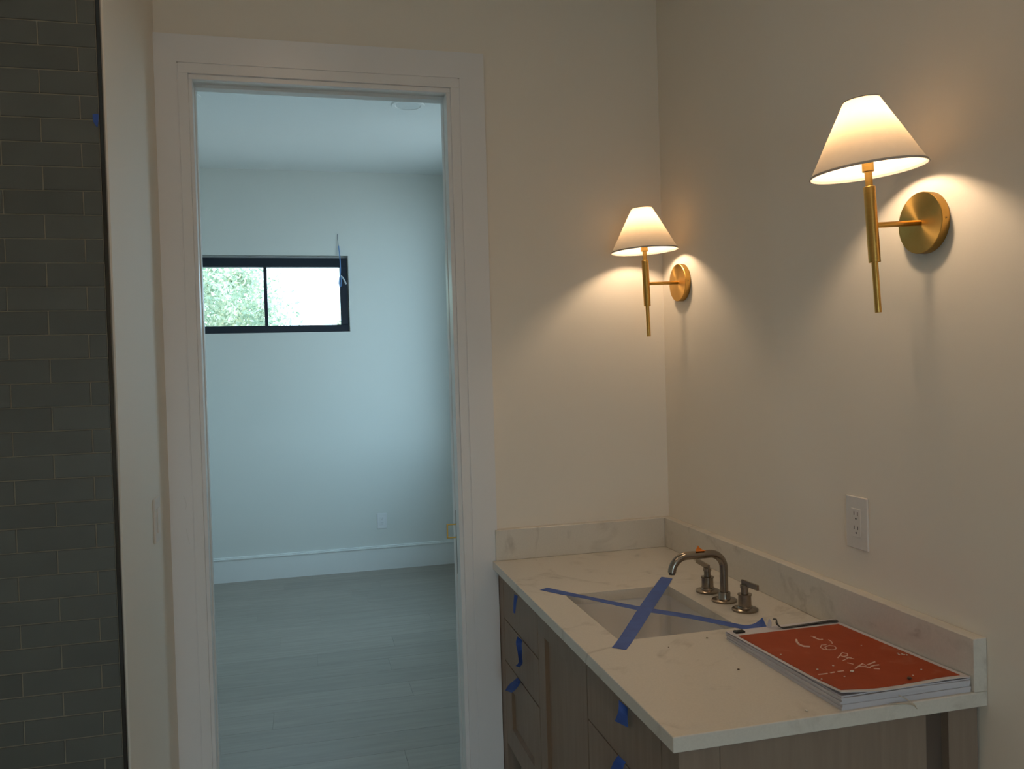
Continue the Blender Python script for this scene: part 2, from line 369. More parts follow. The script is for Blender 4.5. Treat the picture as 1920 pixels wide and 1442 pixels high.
# planks
PW = 0.184; y = BY1; row = 0
while y > BY0 + 0.02:
    ya = max(y-PW, BY0); x = BX0 + random.uniform(-1.6, -0.1)
    while x < BX1:
        ln = random.uniform(0.9, 2.1); xa, xb = max(x, BX0), min(x+ln, BX1)
        if xb - xa > 0.03:
            o = obj('plank', box(xa+0.0003, xb-0.0003, ya+0.0003, y-0.0003, FZ-0.004, FZ, 0.0004), PLANKM, bf, origin=((xa+xb)/2, (ya+y)/2, FZ))
        x += ln
    y -= PW; row += 1
def baseboard(name, a0, a1, b, axis, sgn, m=BTRIM):
    h = 0.185
    L = []
    if axis == 'x':
        f = lambda d0, d1, z0, z1: (a0, a1, min(b+sgn*d0, b+sgn*d1), max(b+sgn*d0, b+sgn*d1), z0, z1)
    else:
        f = lambda d0, d1, z0, z1: (min(b+sgn*d0, b+sgn*d1), max(b+sgn*d0, b+sgn*d1), a0, a1, z0, z1)
    bm = box(*f(0, 0.014, FZ, FZ+h-0.022)); box(*f(0, 0.019, FZ+h-0.022, FZ+h-0.008), bm=bm, bev=0.003); box(*f(0, 0.012, FZ+h-0.008, FZ+h), bm=bm, bev=0.003)
    return struct(name, bm, m)
baseboard('baseboard_far', BX0, BX1, BY1, 'x', -1)
baseboard('baseboard_far_right', BY0, BY1-0.02, BX1, 'y', -1)
baseboard('baseboard_far_left', BY0, BY1-0.02, BX0, 'y', 1)
# windows
w1 = thing('window_1', ((FWX0+FWX1)/2, BY1+0.06, FWZ0), kind='structure')
yF0, yF1 = BY1+0.012, BY1+0.075
fw = 0.058
obj('frame', boxes([(FWX0+0.002, FWX1-0.002, yF0, yF1, FWZ1-0.074, FWZ1-0.004), (FWX0+0.002, FWX1-0.002, yF0, yF1, FWZ0+0.002, FWZ0+0.054),
                    (FWX0+0.002, FWX0+fw, yF0, yF1, FWZ0+0.054, FWZ1-0.074), (FWX1-fw, FWX1-0.002, yF0, yF1, FWZ0+0.054, FWZ1-0.074)], 0.002), BLACKF, w1)
obj('reveal', boxes([(FWX0, FWX1+0.007, yF0+0.030, yF1+0.06, FWZ1-0.002, FWZ1+0.012), (FWX1-0.001, FWX1+0.007, yF0+0.030, yF1+0.06, FWZ0, FWZ1-0.002)]), mat('white_window_reveal', (0.86, 0.87, 0.86), 0.6), w1)
MX = -1.487
obj('mullion', box(MX-0.012, MX+0.012, yF0+0.01, yF1-0.01, FWZ0+0.054, FWZ1-0.074, 0.002), BLACKF, w1)
for a, b in ((FWX0+fw, MX-0.012), (MX+0.012, FWX1-fw)):
    obj('pane', box(a, b, yF0+0.035, yF0+0.041, FWZ0+0.054, FWZ1-0.074), GLASS, w1)
def sidewindow(name, c, bars, pane):
    w = thing(name, c, kind='structure'); obj('frame', boxes(bars, 0.002), BLACKF, w); obj('pane', box(*pane), GLASS, w)
xa = BX1+0.03; xb = BX1+0.08
sidewindow('window_2', (BX1+0.05, (LWY0+LWY1)/2, LWZ0), [(xa, xb, LWY0, LWY1, LWZ0, LWZ0+0.05), (xa, xb, LWY0, LWY1, LWZ1-0.05, LWZ1), (xa, xb, LWY0, LWY0+0.05, LWZ0+0.05, LWZ1-0.05), (xa, xb, LWY1-0.05, LWY1, LWZ0+0.05, LWZ1-0.05)],
           (xa+0.02, xa+0.026, LWY0+0.05, LWY1-0.05, LWZ0+0.05, LWZ1-0.05))
ya, yb = NY0-0.08, NY0-0.03
sidewindow('window_3', ((RWX0+RWX1)/2, NY0-0.05, RWZ0), [(RWX0, RWX1, ya, yb, RWZ0, RWZ0+0.05), (RWX0, RWX1, ya, yb, RWZ1-0.05, RWZ1), (RWX0, RWX0+0.05, ya, yb, RWZ0+0.05, RWZ1-0.05), (RWX1-0.05, RWX1, ya, yb, RWZ0+0.05, RWZ1-0.05)],
           (RWX0+0.05, RWX1-0.05, ya+0.02, ya+0.026, RWZ0+0.05, RWZ1-0.05))
# ---- door casing (bathroom side): flat board, a fine groove, an inner band and the jamb reveal
cL0, cLb, cRb, cR1 = -1.6398, -1.5750, -0.7115, -0.6278
zOut, zB = 1.674, 1.589
def casing(name, bars):
    bm = boxes(bars[:1]); boxes_ = [box(*b, bev=0.0008, bm=bm) for b in bars[1:]]
    return struct(name, bm, TRIM)
casing('trim_1', [(cL0, cLb-0.0012, -0.020, 0, FZ, zOut), (cLb-0.003, cLb+0.003, -0.0165, 0, FZ, zB), (cLb+0.0012, cLb+0.030, -0.0185, 0, FZ, zB-0.0302), (cLb+0.030, -1.5345, -0.010, 0, FZ, 1.5435)])
casing('trim_2', [(cRb+0.0012, cR1, -0.020, 0, FZ, zOut), (cRb-0.003, cRb+0.003, -0.0165, 0, FZ, zB), (cRb-0.029, cRb-0.0012, -0.0185, 0, FZ, zB-0.0302), (-0.7530, cRb-0.029, -0.010, 0, FZ, 1.5435)])
casing('trim_3', [(cLb-0.0012, cRb+0.0012, -0.020, 0, zB+0.0012, zOut), (cLb+0.003, cRb-0.003, -0.0165, 0, zB-0.003, zB+0.003), (cLb+0.0012, cRb-0.0012, -0.0185, 0, zB-0.030, zB-0.0012), (cLb+0.030, cRb-0.029, -0.010, 0, 1.5437, zB-0.0302)])
# jambs: the left one solid with a shallow groove, the right and the head split for the sliding leaf
struct('trim_4', boxes([(OX0, -1.5345, 0, 0.030, FZ, 1.5435), (OX0, -1.5405, 0.030, 0.072, FZ, 1.5435), (OX0, -1.5345, 0.072, BY0, FZ, 1.5435)], 0.0008), BTRIM)
struct('trim_5', boxes([(-0.7530, OX1, 0, 0.014, FZ, 1.5435), (-0.7530, OX1, 0.066, BY0, FZ, 1.5435), (-0.7400, OX1, 0.014, 0.066, FZ, 1.5435)], 0.0008), BTRIM)
struct('trim_6', boxes([(OX0, OX1, 0, 0.014, 1.5435, OZ), (OX0, OX1, 0.066, BY0, 1.5435, OZ), (OX0, OX1, 0.014, 0.066, 1.5540, OZ)], 0.0008), BTRIM)
struct('trim_7', boxes([(-1.66, -1.5410, BY0, BY0+0.018, FZ, 1.66), (-0.7465, -0.63, BY0, BY0+0.018, FZ, 1.66), (-1.5410, -0.7465, BY0, BY0+0.018, 1.550, 1.66)], 0.0015), BTRIM)
# the sliding leaf sits in its pocket, only its edge shows
d1 = thing('door_1', (-0.745, 0.04, FZ), kind='structure')
obj('leaf_edge', box(-0.7520, -0.7405, 0.0165, 0.0565, FZ+0.004, 1.548, 0.001), BTRIM, d1)
obj('edge_plate', box(-0.7526, -0.7518, 0.050, 0.0562, -0.05, 0.165, 0.0002), mat('dark_steel', (0.12, 0.12, 0.11), 0.3, metal=1), d1)
bm = boxes([(-0.7850, -0.7526, 0.0515, 0.0550, 0.1155, 0.1200), (-0.7850, -0.7526, 0.0515, 0.0550, 0.0710, 0.0755), (-0.7850, -0.7800, 0.0515, 0.0550, 0.0755, 0.1155)], 0.0006)
tag(obj('edge_pull', bm, BRASS, d1), 'square brass edge pull swung out of the door edge')

# ================================================================ SCONCES
def rotv(bm, ang, piv):
    m = Matrix.Rotation(ang, 3, 'Y'); p = Vector(piv)
    for v in bm.verts: v.co = p + m @ (v.co - p)
def sconce(loc, tilt, label):
    t = thing('wall_sconce', loc, label, 'wall lamp', 'brass sconces above the vanity')
    TP = 0.0195; XS = -0.1306; piv = (-TP, 0, 0)
    # back plate (spun brass disc)
    Rp = 0.0617
    bp_ = obj('back_plate', lathe([(Rp*0.985, -0.0002), (Rp, -0.0012), (Rp, -TP+0.0012), (Rp-0.0012, -TP), (0.0001, -TP)], 96, 'x', cap=True), BRASSP, t, local=True, smooth=True)
    g = lathe([(0.0030, -0.0005), (0.0030, 0.0006), (0.0019, 0.0006), (0.0017, -0.0004)], 16, 'y'); 
    for v in g.verts: v.co = Vector((v.co.x - 0.010, -v.co.y - Rp, v.co.z))
    obj('set_screw', g, BRASS, bp_, local=True, smooth=True)
    g = lathe([(0.0012, 0.0000), (0.0012, 0.0009)], 12, 'y')
    for v in g.verts: v.co = Vector((v.co.x - 0.010, -v.co.y - Rp, v.co.z))
    obj('screw_socket', g, SLOT, bp_, local=True)
    def P(name, bm, m, smooth=True, extra=0.0, par=t):
        if extra: rotv(bm, extra, (XS, 0, 0.1075))
        rotv(bm, tilt, piv); return obj(name, bm, m, par, local=True, smooth=smooth)
    P('arm', lathe([(0.0056, XS+0.004), (0.0056, -TP+0.001)], 24, 'x'), BRASS)
    P('stem', lathe([(0.0108, -0.0735), (0.0113, -0.0730), (0.0113, 0.0760), (0.0108, 0.0765)], 32, 'z', c=(XS, 0, 0)), BRASS)
    P('lower_rod', lathe([(0.0060, -0.1735), (0.0064, -0.1730), (0.0064, -0.070)], 24, 'z', c=(XS, 0, 0)), BRASS)
    P('upper_rod', lathe([(0.0071, 0.075), (0.0071, 0.120)], 24, 'z', c=(XS, 0, 0)), BRASS)
    so = P('socket', lathe([(0.0105, 0.1060), (0.0112, 0.1068), (0.0112, 0.164), (0.0095, 0.170)], 32, 'z', c=(XS, 0, 0)), BRASS)
    b = lathe([(0.009, 0.168), (0.013, 0.174), (0.0195, 0.187), (0.0215, 0.200), (0.0195, 0.213), (0.0130, 0.223), (0.0010, 0.227)], 24, 'z', c=(XS, 0, 0))
    P('bulb', b, BULB, par=t)
    # cone shade with real thickness, inner lining and rolled hems
    zb, zt_, rb, rt = 0.1075, 0.2480, 0.1100, 0.0330
    bm = lathe([(rb-0.0005, zb), (rb-0.0125, zb+0.0210), (0.5*(rb+rt), 0.5*(zb+zt_)), (rt, zt_)], 96, 'z', c=(XS, 0, 0), cap=False)
    sh = P('shade', bm, SHADE, extra=0.5*tilt)
    hem = lathe([(rb-0.0016, zb-0.0012), (rb+0.0010, zb-0.0012), (rb+0.0010-0.0022, zb+0.0036), (rb-0.0016-0.0022, zb+0.0036), (rb-0.0016, zb-0.0012)], 96, 'z', c=(XS, 0, 0), cap=False)
    P('hem', hem, HEM, extra=0.5*tilt, par=t)
    hem = lathe([(rt-0.0006, zt_-0.0020), (rt+0.0018, zt_-0.0020), (rt+0.0008, zt_+0.0004), (rt-0.0012, zt_+0.0004), (rt-0.0006, zt_-0.0020)], 64, 'z', c=(XS, 0, 0), cap=False)
    P('hem', hem, HEM, extra=0.5*tilt, par=t)
    bm = bmesh.new()
    for k in range(3):
        a = 2*math.pi*k/3 + 0.4
        tube([(XS, 0, zt_-0.012), (XS+(rt-0.001)*math.cos(a), (rt-0.001)*math.sin(a), zt_-0.006)], 0.0011, 6, bm=bm)
    lathe([(0.006, zt_-0.0135), (0.006, zt_-0.0105)], 16, 'z', c=(XS, 0, 0), bm=bm)
    P('spider_fitting', bm, BRASS, extra=0.5*tilt, smooth=False)
    bm = lathe([(rt-0.0012, zt_-0.0035), (rt-0.0012, zt_-0.0022)], 48, 'z', c=(XS, 0, 0))
    P('top_diffuser', bm, SHADE, extra=0.5*tilt)
    return t
sconce((0, -1.2747, 0.9062), -0.060, 'brass wall sconce with white cone shade, the nearer and larger one, to the right')
sconce((0, -0.1545, 0.9062), -0.028, 'brass wall sconce with white cone shade beside the room corner, farther from the viewer')

# ================================================================ VANITY
va = thing('vanity_cabinet', (-0.31, -0.69, FZ), 'washed oak bathroom vanity with inset drawers, framed door and legs, taped shut', 'cabinet')
XF = -0.6258; XB = XF + 0.020; ZT = -0.0285; ZBOT = -0.588
obj('carcass', boxes([(XB+0.0005, XB+0.006, -1.355, -0.018, ZBOT+0.02, ZT-0.0005), (-0.030, -0.012, -1.355, -0.018, ZBOT+0.02, ZT-0.0005), (XB+0.006, -0.030, -1.355, -1.345, ZBOT+0.02, ZT-0.0005), (XB+0.006, -0.030, -0.028, -0.018, ZBOT+0.02, ZT-0.0005)]), DARKIN, va)
obj('leg', box(XF, XF+0.045, -0.0740, -0.0040, FZ, ZT, 0.0012), WOOD, va)
obj('leg', box(XF, XF+0.078, -1.3850, -1.3115, FZ, ZT, 0.0012), WOOD, va)
obj('leg', box(-0.070, -0.004, -1.3850, -1.3300, FZ, ZT, 0.0012), WOOD, va)
obj('leg', box(-0.070, -0.004, -0.0740, -0.0040, FZ, ZT, 0.0012), WOOD, va)
obj('end_panel', box(XF+0.0795, -0.118, -1.3825, -1.3560, ZBOT, ZT, 0.0008), WOOD, va)
obj('end_filler', box(-0.118, -0.070, -1.3650, -1.3560, ZBOT, ZT), mat('recess_shade_oak', (0.13, 0.092, 0.07), 0.6), va)  # shade of the recess painted in as darker oak
obj('bottom_panel', box(XB, -0.012, -1.3550, -0.010, ZBOT, ZBOT+0.018, 0.0008), WOOD, va)
obj('lower_shelf', box(XF+0.01, -0.012, -1.375, -0.010, FZ+0.12, FZ+0.145, 0.001), WOOD, va)
g = 0.0018
def slab(y0, y1, z0, z1):   # y0<y1
    return box(XF, XB, y0+g, y1-g, z0+g, z1-g, 0.0009)
def framed(name, y0, y1, z0, z1, sw, rt_, rb_):
    y0 += g; y1 -= g; z0 += g; z1 -= g
    fr = obj(name, boxes([(XF, XB, y0, y0+sw, z0, z1), (XF, XB, y1-sw, y1, z0, z1), (XF, XB, y0+sw, y1-sw, z1-rt_, z1), (XF, XB, y0+sw, y1-sw, z0, z0+rb_)]), WOOD, va)
    a0, a1, b0, b1 = y0+sw, y1-sw, z0+rb_, z1-rt_; k = 0.0075
    bm = bmesh.new()
    o_ = [bm.verts.new((XF+0.0012, p, q)) for p, q in ((a0, b0), (a1, b0), (a1, b1), (a0, b1))]
    m_ = [bm.verts.new((XF+0.0040, p, q)) for p, q in ((a0+0.4*k, b0+0.4*k), (a1-0.4*k, b0+0.4*k), (a1-0.4*k, b1-0.4*k), (a0+0.4*k, b1-0.4*k))]
    i_ = [bm.verts.new((XF+0.0105, p, q)) for p, q in ((a0+k, b0+k), (a1-k, b0+k), (a1-k, b1-k), (a0+k, b1-k))]
    for A, B in ((o_, m_), (m_, i_)):
        for n in range(4): bm.faces.new((A[n], A[(n+1) % 4], B[(n+1) % 4], B[n]))
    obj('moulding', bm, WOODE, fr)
    obj('panel', box(XF+0.0100, XB-0.002, a0+0.0005, a1-0.0005, b0+0.0005, b1-0.0005), WOOD, fr)
    return fr
cols = [(-0.4855, -0.0750), (-1.3105, -0.8990)]
for y0, y1 in cols:
    obj('drawer', slab(y0, y1, -0.1760, ZT-0.002), WOOD, va)
    obj('drawer', slab(y0, y1, -0.3140, -0.1760), WOOD, va)
    framed('drawer', y0, y1, ZBOT, -0.3140, 0.0745, 0.070, 0.073)
framed('door', -0.8990, -0.4855, ZBOT, ZT-0.002, 0.0625, 0.063, 0.073)

# countertop with sink cut-out
def rrect(x0, x1, y0, y1, r, n=6):
    P = []
    for cx, cy, a0 in ((x1-r, y1-r, 0), (x0+r, y1-r, 90), (x0+r, y0+r, 180), (x1-r, y0+r, 270)):
        for k in range(n+1):
            a = R(a0 + 90*k/n); P.append((cx+r*math.cos(a), cy+r*math.sin(a)))
    return P
SX0, SX1, SY0, SY1 = -0.5475, -0.2390, -0.9115, -0.5000
CT = thing('countertop', (-0.323, -0.703, -0.028), 'pale veined quartz countertop with low splashes on two walls and a sink cut-out', 'countertop')
bm = bmesh.new()
hole = rrect(SX0, SX1, SY0, SY1, 0.018)
out = [(-0.6458, -1.4066), (-0.0005, -1.4066), (-0.0005, -0.0005), (-0.6458, -0.0005)]
def ring(pts, z): return [bm.verts.new((p[0], p[1], z)) for p in pts]
ot, ht_ = ring(out, 0), ring(hole, 0)
es = [bm.edges.new((ot[i], ot[(i+1) % 4])) for i in range(4)] + [bm.edges.new((ht_[i], ht_[(i+1) % len(hole)])) for i in range(len(hole))]
r = bmesh.ops.triangle_fill(bm, edges=es, use_beauty=True, use_dissolve=False)
topf = [f for f in bm.faces]
ex = bmesh.ops.extrude_face_region(bm, geom=topf)
for v in [v for v in ex['geom'] if isinstance(v, bmesh.types.BMVert)]: v.co.z = -0.028
for e_ in [e for e in bm.edges if all(abs(v.co.z) < 1e-6 for v in e.verts) and any(abs(v.co.x+0.6458) < 1e-5 for v in e.verts) and all(abs(v.co.x+0.6458) < 1e-5 for v in e.verts)]: pass
bv = [e for e in bm.edges if (all(abs(v.co.x+0.6458) < 1e-5 for v in e.verts) or all(abs(v.co.y+1.4066) < 1e-5 for v in e.verts))]
bmesh.ops.bevel(bm, geom=bv, offset=0.0018, segments=2, affect='EDGES', profile=0.5)
sl = obj('slab', bm, QUARTZ, CT)
obj('splash', box(-0.0300, -0.0005, -1.4066, -0.0005, 0.0002, 0.102, 0.0012), QUARTZ, CT)
obj('splash', box(-0.6355, -0.0303, -0.0300, -0.0005, 0.0002, 0.102, 0.0012), QUARTZ, CT)

# sink
sk = thing('undermount_sink', (-0.393, -0.705, -0.17), 'white rectangular undermount sink below the blue tape cross', 'sink')
bm = bmesh.new()
prof = [(0.014, -0.0285, .02), (0.003, -0.0287, .02), (0.002, -0.0500, .022), (-0.004, -0.1300, .026), (-0.010, -0.1500, .034), (-0.024, -0.1620, .045), (-0.070, -0.1670, .05)]
rings = []
for d_, z, rr in prof: rings.append(ring(rrect(SX0-d_, SX1+d_, SY0-d_, SY1+d_, rr), z))
back = [(-0.070, -0.1740, .05), (-0.018, -0.1690, .045), (-0.002, -0.1560, .034), (0.006, -0.1300, .026), (0.012, -0.0420, .022), (0.014, -0.0400, .02)]
for d_, z, rr in back: rings.append(ring(rrect(SX0-d_, SX1+d_, SY0-d_, SY1+d_, rr), z))
for a, b in list(zip(rings, rings[1:])):
    if a is rings[6]: continue
    for i in range(len(a)): bm.faces.new((a[i], a[(i+1) % len(a)], b[(i+1) % len(a)], b[i]))
a, b = rings[-1], rings[0]
for i in range(len(a)): bm.faces.new((a[i], a[(i+1) % len(a)], b[(i+1) % len(a)], b[i]))
bm.faces.new(rings[6]); bm.faces.new(rings[7][::-1])
obj('basin', bm, CERAM, sk, smooth=True)
obj('drain', lathe([(0.012, -0.1668), (0.024, -0.1668), (0.030, -0.1652), (0.031, -0.1665)], 32, 'z', c=(-0.393, -0.705, 0)), NICKEL, sk, smooth=True)

# faucet
fa = thing('faucet', (-0.167, -0.700, 0), 'widespread brushed nickel faucet with angular spout and two lever handles behind the sink', 'faucet')
def arc(cx, cz, r, a0, a1, n, y=-0.700): return [(cx+r*math.cos(R(a0+(a1-a0)*k/n)), y, cz+r*math.sin(R(a0+(a1-a0)*k/n))) for k in range(n+1)]
zt2 = 0.1300; rc = 0.040
pts = [(-0.1660, -0.700, 0.018), (-0.1660, -0.700, 0.060)] + arc(-0.1660-rc, zt2-rc, rc, 0, 90, 10) + [(-0.240, -0.700, zt2)] + arc(-0.3155+0.043, zt2-0.043, 0.043, 90, 177, 10)
sp = obj('spout', tube(pts, 0.0108, 24), NICKEL, fa, smooth=True)
sp.name = 'spout'
obj('spout_flange', lathe([(0.0330, 0.0001), (0.0335, 0.0012), (0.0335, 0.0045), (0.0315, 0.0060), (0.0170, 0.0075), (0.0160, 0.0100), (0.0160, 0.0240), (0.0150, 0.0255), (0.0112, 0.0258)], 40, 'z', c=(-0.1660, -0.700, 0)), NICKEL, fa, smooth=True)
obj('aerator', lathe([(0.0085, -0.0012), (0.0085, 0.004)], 20, 'z', c=(-0.3155, -0.700, zt2-0.0445)), SLOT, fa)
def handle(x, y, s):
    h = obj('handle', lathe([(0.0325, 0.0001), (0.0330, 0.0012), (0.0330, 0.0045), (0.0310, 0.0060), (0.0205, 0.0085), (0.0190, 0.0120), (0.0165, 0.0130), (0.0160, 0.0385),
                             (0.0180, 0.0395), (0.0180, 0.0425), (0.0150, 0.0432), (0.0095, 0.0436), (0.0092, 0.0570), (0.0112, 0.0580), (0.0112, 0.0655), (0.0100, 0.0665)], 40, 'z', c=(x, y, 0)), NICKEL, fa, smooth=True)
    y0, y1 = (y-0.012*s, y+0.066*s); bm = box(x-0.0030, x+0.0030, min(y0, y1), max(y0, y1), 0.0620, 0.0765, 0.0012)
    for v in bm.verts: v.co.z += 0.0045*abs(v.co.y-y)/0.066
    obj('lever', bm, NICKEL, h)
handle(-0.1640, -0.6015, 1); handle(-0.1580, -0.7925, -1)
# orange tape on the spout
tag(obj('orange_tape', ribbon([((-0.2490, -0.711, 0.1415), (-0.2220, -0.711, 0.1415)), ((-0.2460, -0.700, 0.1425), (-0.2250, -0.700, 0.1420)), ((-0.2430, -0.700, 0.1480), (-0.2340, -0.7005, 0.1480)), ((-0.2400, -0.7005, 0.1545), (-0.2385, -0.701, 0.1545))], 0.0004), OTAPE), 'small orange tape scrap sticking up on top of the faucet spout', 'tape')

# blue tape cross over the sink
A = [((-0.5711, -0.4086, 0.0005), (-0.5989, -0.4225, 0.0005)), ((-0.5355, -0.4650, 0.0005), (-0.5570, -0.4890, 0.0005)), ((-0.4949, -0.5298, 0.0006), (-0.5062, -0.5560, 0.0006)), ((-0.4001, -0.6681, 0.0005), (-0.4142, -0.7017, 0.0005)),
     ((-0.3068, -0.7787, 0.0006), (-0.3224, -0.8103, 0.0006)), ((-0.2380, -0.8800, 0.0005), (-0.2580, -0.9050, 0.0005)), ((-0.2180, -0.9040, 0.0007), (-0.2330, -0.9330, 0.0007)), ((-0.1960, -0.9100, 0.0060), (-0.2080, -0.9400, 0.0030)), ((-0.1830, -0.9180, 0.0200), (-0.1850, -0.9420, 0.0020))]
tag(obj('tape_strip', ribbon(A, 0.0004, 4), BTAPE), 'long blue masking tape strip crossing the sink from the front left to the paper stack', 'tape')
B = [((-0.2165, -0.4090, 0.0005), (-0.1936, -0.4378, 0.0005)), ((-0.2540, -0.4640, 0.0014), (-0.2290, -0.4930, 0.0014)), ((-0.3960, -0.6720, 0.0018), (-0.3700, -0.7020, 0.0018)), ((-0.5350, -0.8830, 0.0005), (-0.5090, -0.9070, 0.0005)), ((-0.5816, -0.9498, 0.0005), (-0.5565, -0.9735, 0.0005))]
tag(obj('tape_strip', ribbon(B, 0.0004, 4), BTAPE), 'short wide blue masking tape strip laid over the other across the sink', 'tape')

t1 = [((-0.637, -0.2726, -0.0463), (-0.629, -0.2821, -0.052)), ((-0.639, -0.2693, -0.0672), (-0.633, -0.2783, -0.0706)), ((-0.64, -0.2654, -0.0898), (-0.635, -0.2773, -0.087)), ((-0.64, -0.2636, -0.1054), (-0.635, -0.2662, -0.1086))]
t2 = [((-0.648, -0.3404, -0.1544), (-0.629, -0.3237, -0.1722)), ((-0.65, -0.3256, -0.1756), (-0.633, -0.3294, -0.1826)), ((-0.651, -0.3443, -0.1927), (-0.635, -0.3387, -0.1962)), ((-0.651, -0.3555, -0.2099), (-0.635, -0.3363, -0.2181)), ((-0.651, -0.3571, -0.2252), (-0.635, -0.341, -0.2341)), ((-0.651, -0.3176, -0.2487), (-0.635, -0.3035, -0.2597))]
t3 = [((-0.65, -0.3339, -0.2782), (-0.629, -0.2883, -0.3098)), ((-0.652, -0.2499, -0.3252), (-0.633, -0.2523, -0.3419)), ((-0.653, -0.2111, -0.3502), (-0.635, -0.194, -0.3765)), ((-0.653, -0.1824, -0.3719), (-0.635, -0.1461, -0.3912))]
t4 = [((-0.645, -1.1523, -0.0329), (-0.629, -1.1576, -0.0486)), ((-0.647, -1.1544, -0.0511), (-0.633, -1.1669, -0.0564)), ((-0.648, -1.146, -0.0676), (-0.635, -1.1711, -0.0664)), ((-0.648, -1.1333, -0.0825), (-0.635, -1.1733, -0.0811))]
t5 = [((-0.645, -1.1413, -0.1497), (-0.629, -1.1398, -0.1667)), ((-0.647, -1.1247, -0.1661), (-0.633, -1.1378, -0.1756)), ((-0.648, -1.1013, -0.1952), (-0.635, -1.1354, -0.1886)), ((-0.648, -1.0700, -0.2200), (-0.635, -1.1200, -0.2150))]
labs = ['thin blue tape tab on the top drawer nearest the doorway', 'long twisted blue tape tab on the second drawer nearest the doorway', 'blue tape tab folded sideways at the top of the panelled drawer, left column',
        'blue tape tab hanging under the counter edge on the top right drawer', 'blue tape tab on the second drawer of the right column, at the bottom edge']
for t_, lb in zip((t1, t2, t3, t4, t5), labs):
    a, b = t_[0]; b = Vector(b); a = Vector(a)
    # an anchor flat on the cabinet face, then the loose flap
    first = ((XF-0.0006, b.y+0.010, min(b.z+0.010, -0.032)), (XF-0.0006, b.y-0.012, min(b.z+0.008, -0.032)))
    tag(obj('tape_tab', ribbon(t_, 0.0004, 3), BTAPE), lb, 'tape', 'blue tape tabs on the drawers')
tag(obj('tape_scrap', ribbon([((-1.6655, -0.7042, 1.2215), (-1.6535, -0.7060, 1.2220)), ((-1.6650, -0.7042, 1.2060), (-1.6535, -0.7080, 1.2080)), ((-1.6580, -0.7050, 1.1925), (-1.6560, -0.7070, 1.1925))], 0.0004), BTAPE), 'small pointed blue tape scrap on the tiled wall edge', 'tape')

# ================================================================ PLAN STACK
ST = thing('plan_stack', (-0.172, -1.19, 0), 'stack of dusty construction plans with a red cover lying on the counter end', 'papers')
def ctop(y): return 0.018 + 0.011*(-0.978-y)/0.42
def sheet(x0, x1, y0, y1, f0, f1, amp=0.0, ph=0.0, nx=10, ny=16, curl=0.0, bend=0.0):
    """sheet pack between fractions f0..f1 of the stack height; y0 near, y1 far"""
    bm = bmesh.new(); G = {}
    for i in range(nx+1):
        for j in range(ny+1):
            u, v = i/nx, j/ny; y_ = y0+(y1-y0)*v; x_ = x0+(x1-x0)*u
            w = amp*math.sin(7*u+ph)*(1-v)**3
            x_ += bend*math.sin(math.pi*v)*(1-u)
            h = ctop(y_)
            for s, f in ((0, f0), (1, f1)):
                z_ = 0.0002 + h*f + (w if f > 0.05 else 0)
                if s == 1 and curl: z_ += curl*max(0, 1-u*4)*max(0, 1-v*5)
                if s == 0 and curl and f0 > 0.9: z_ += curl*max(0, 1-u*4)*max(0, 1-v*5)
                G[i, j, s] = bm.verts.new((x_, y_, z_))
    for i in range(nx):
        for j in range(ny):
            bm.faces.new((G[i, j, 1], G[i+1, j, 1], G[i+1, j+1, 1], G[i, j+1, 1])); bm.faces.new((G[i, j, 0], G[i, j+1, 0], G[i+1, j+1, 0], G[i+1, j, 0]))
    for i in range(nx):
        for j in (0, ny): bm.faces.new((G[i, j, 0], G[i+1, j, 0], G[i+1, j, 1], G[i, j, 1]))
    for j in range(ny):
        for i in (0, nx): bm.faces.new((G[i, j, 0], G[i, j+1, 0], G[i, j+1, 1], G[i, j, 1]))
    return bm
packs = [(0.00, 0.20, 0, 0), (0.205, 0.36, 0.001, -0.001), (0.365, 0.52, -0.0012, 0.0012), (0.525, 0.66, 0.0008, 0.0005), (0.67, 0.80, -0.0015, -0.0012), (0.815, 0.90, 0.001, 0.0018)]
for k, (a, b, dx, dy) in enumerate(packs):
    obj('sheet_pack', sheet(-0.3115+dx, -0.0325+min(dx, 0), -1.400+dy, -0.978+0.003*k*0.3, a, b, 0.0004*k/3, k, bend=0.0015*(k-2)), PAPER, ST)
obj('cover_sheet', sheet(-0.3125, -0.0330, -1.4005, -0.981, 0.93, 0.975, 0.0020, 2.0, curl=0.004), PAPER, ST)
def flat(x0, x1, y0, y1, dz, th, nx=8, ny=12):
    bm = bmesh.new(); G = {}
    for i in range(nx+1):
        for j in range(ny+1):
            u, v = i/nx, j/ny; y_ = y0+(y1-y0)*v; x_ = x0+(x1-x0)*u + (0.006*(1-u)*(1-v) if False else 0)
            uu = (x_+0.3125)/0.2795; vv = (y_+1.4005)/0.4195
            z_ = 0.0002 + ctop(y_)*0.975 + 0.0020*math.sin(7*uu+2.0)*(1-vv)**3 + 0.004*max(0, 1-uu*4)*max(0, 1-vv*5) + dz
            G[i, j, 1] = bm.verts.new((x_, y_, z_+th)); G[i, j, 0] = bm.verts.new((x_, y_, z_))
    for i in range(nx):
        for j in range(ny):
            bm.faces.new((G[i, j, 1], G[i+1, j, 1], G[i+1, j+1, 1], G[i, j+1, 1])); bm.faces.new((G[i, j, 0], G[i, j+1, 0], G[i+1, j+1, 0], G[i+1, j, 0]))
    for i in range(nx):
        for j in (0, ny): bm.faces.new((G[i, j, 0], G[i+1, j, 0], G[i+1, j, 1], G[i, j, 1]))
    for j in range(ny):
        for i in (0, nx): bm.faces.new((G[i, j, 0], G[i, j+1, 0], G[i, j+1, 1], G[i, j, 1]))
    return bm
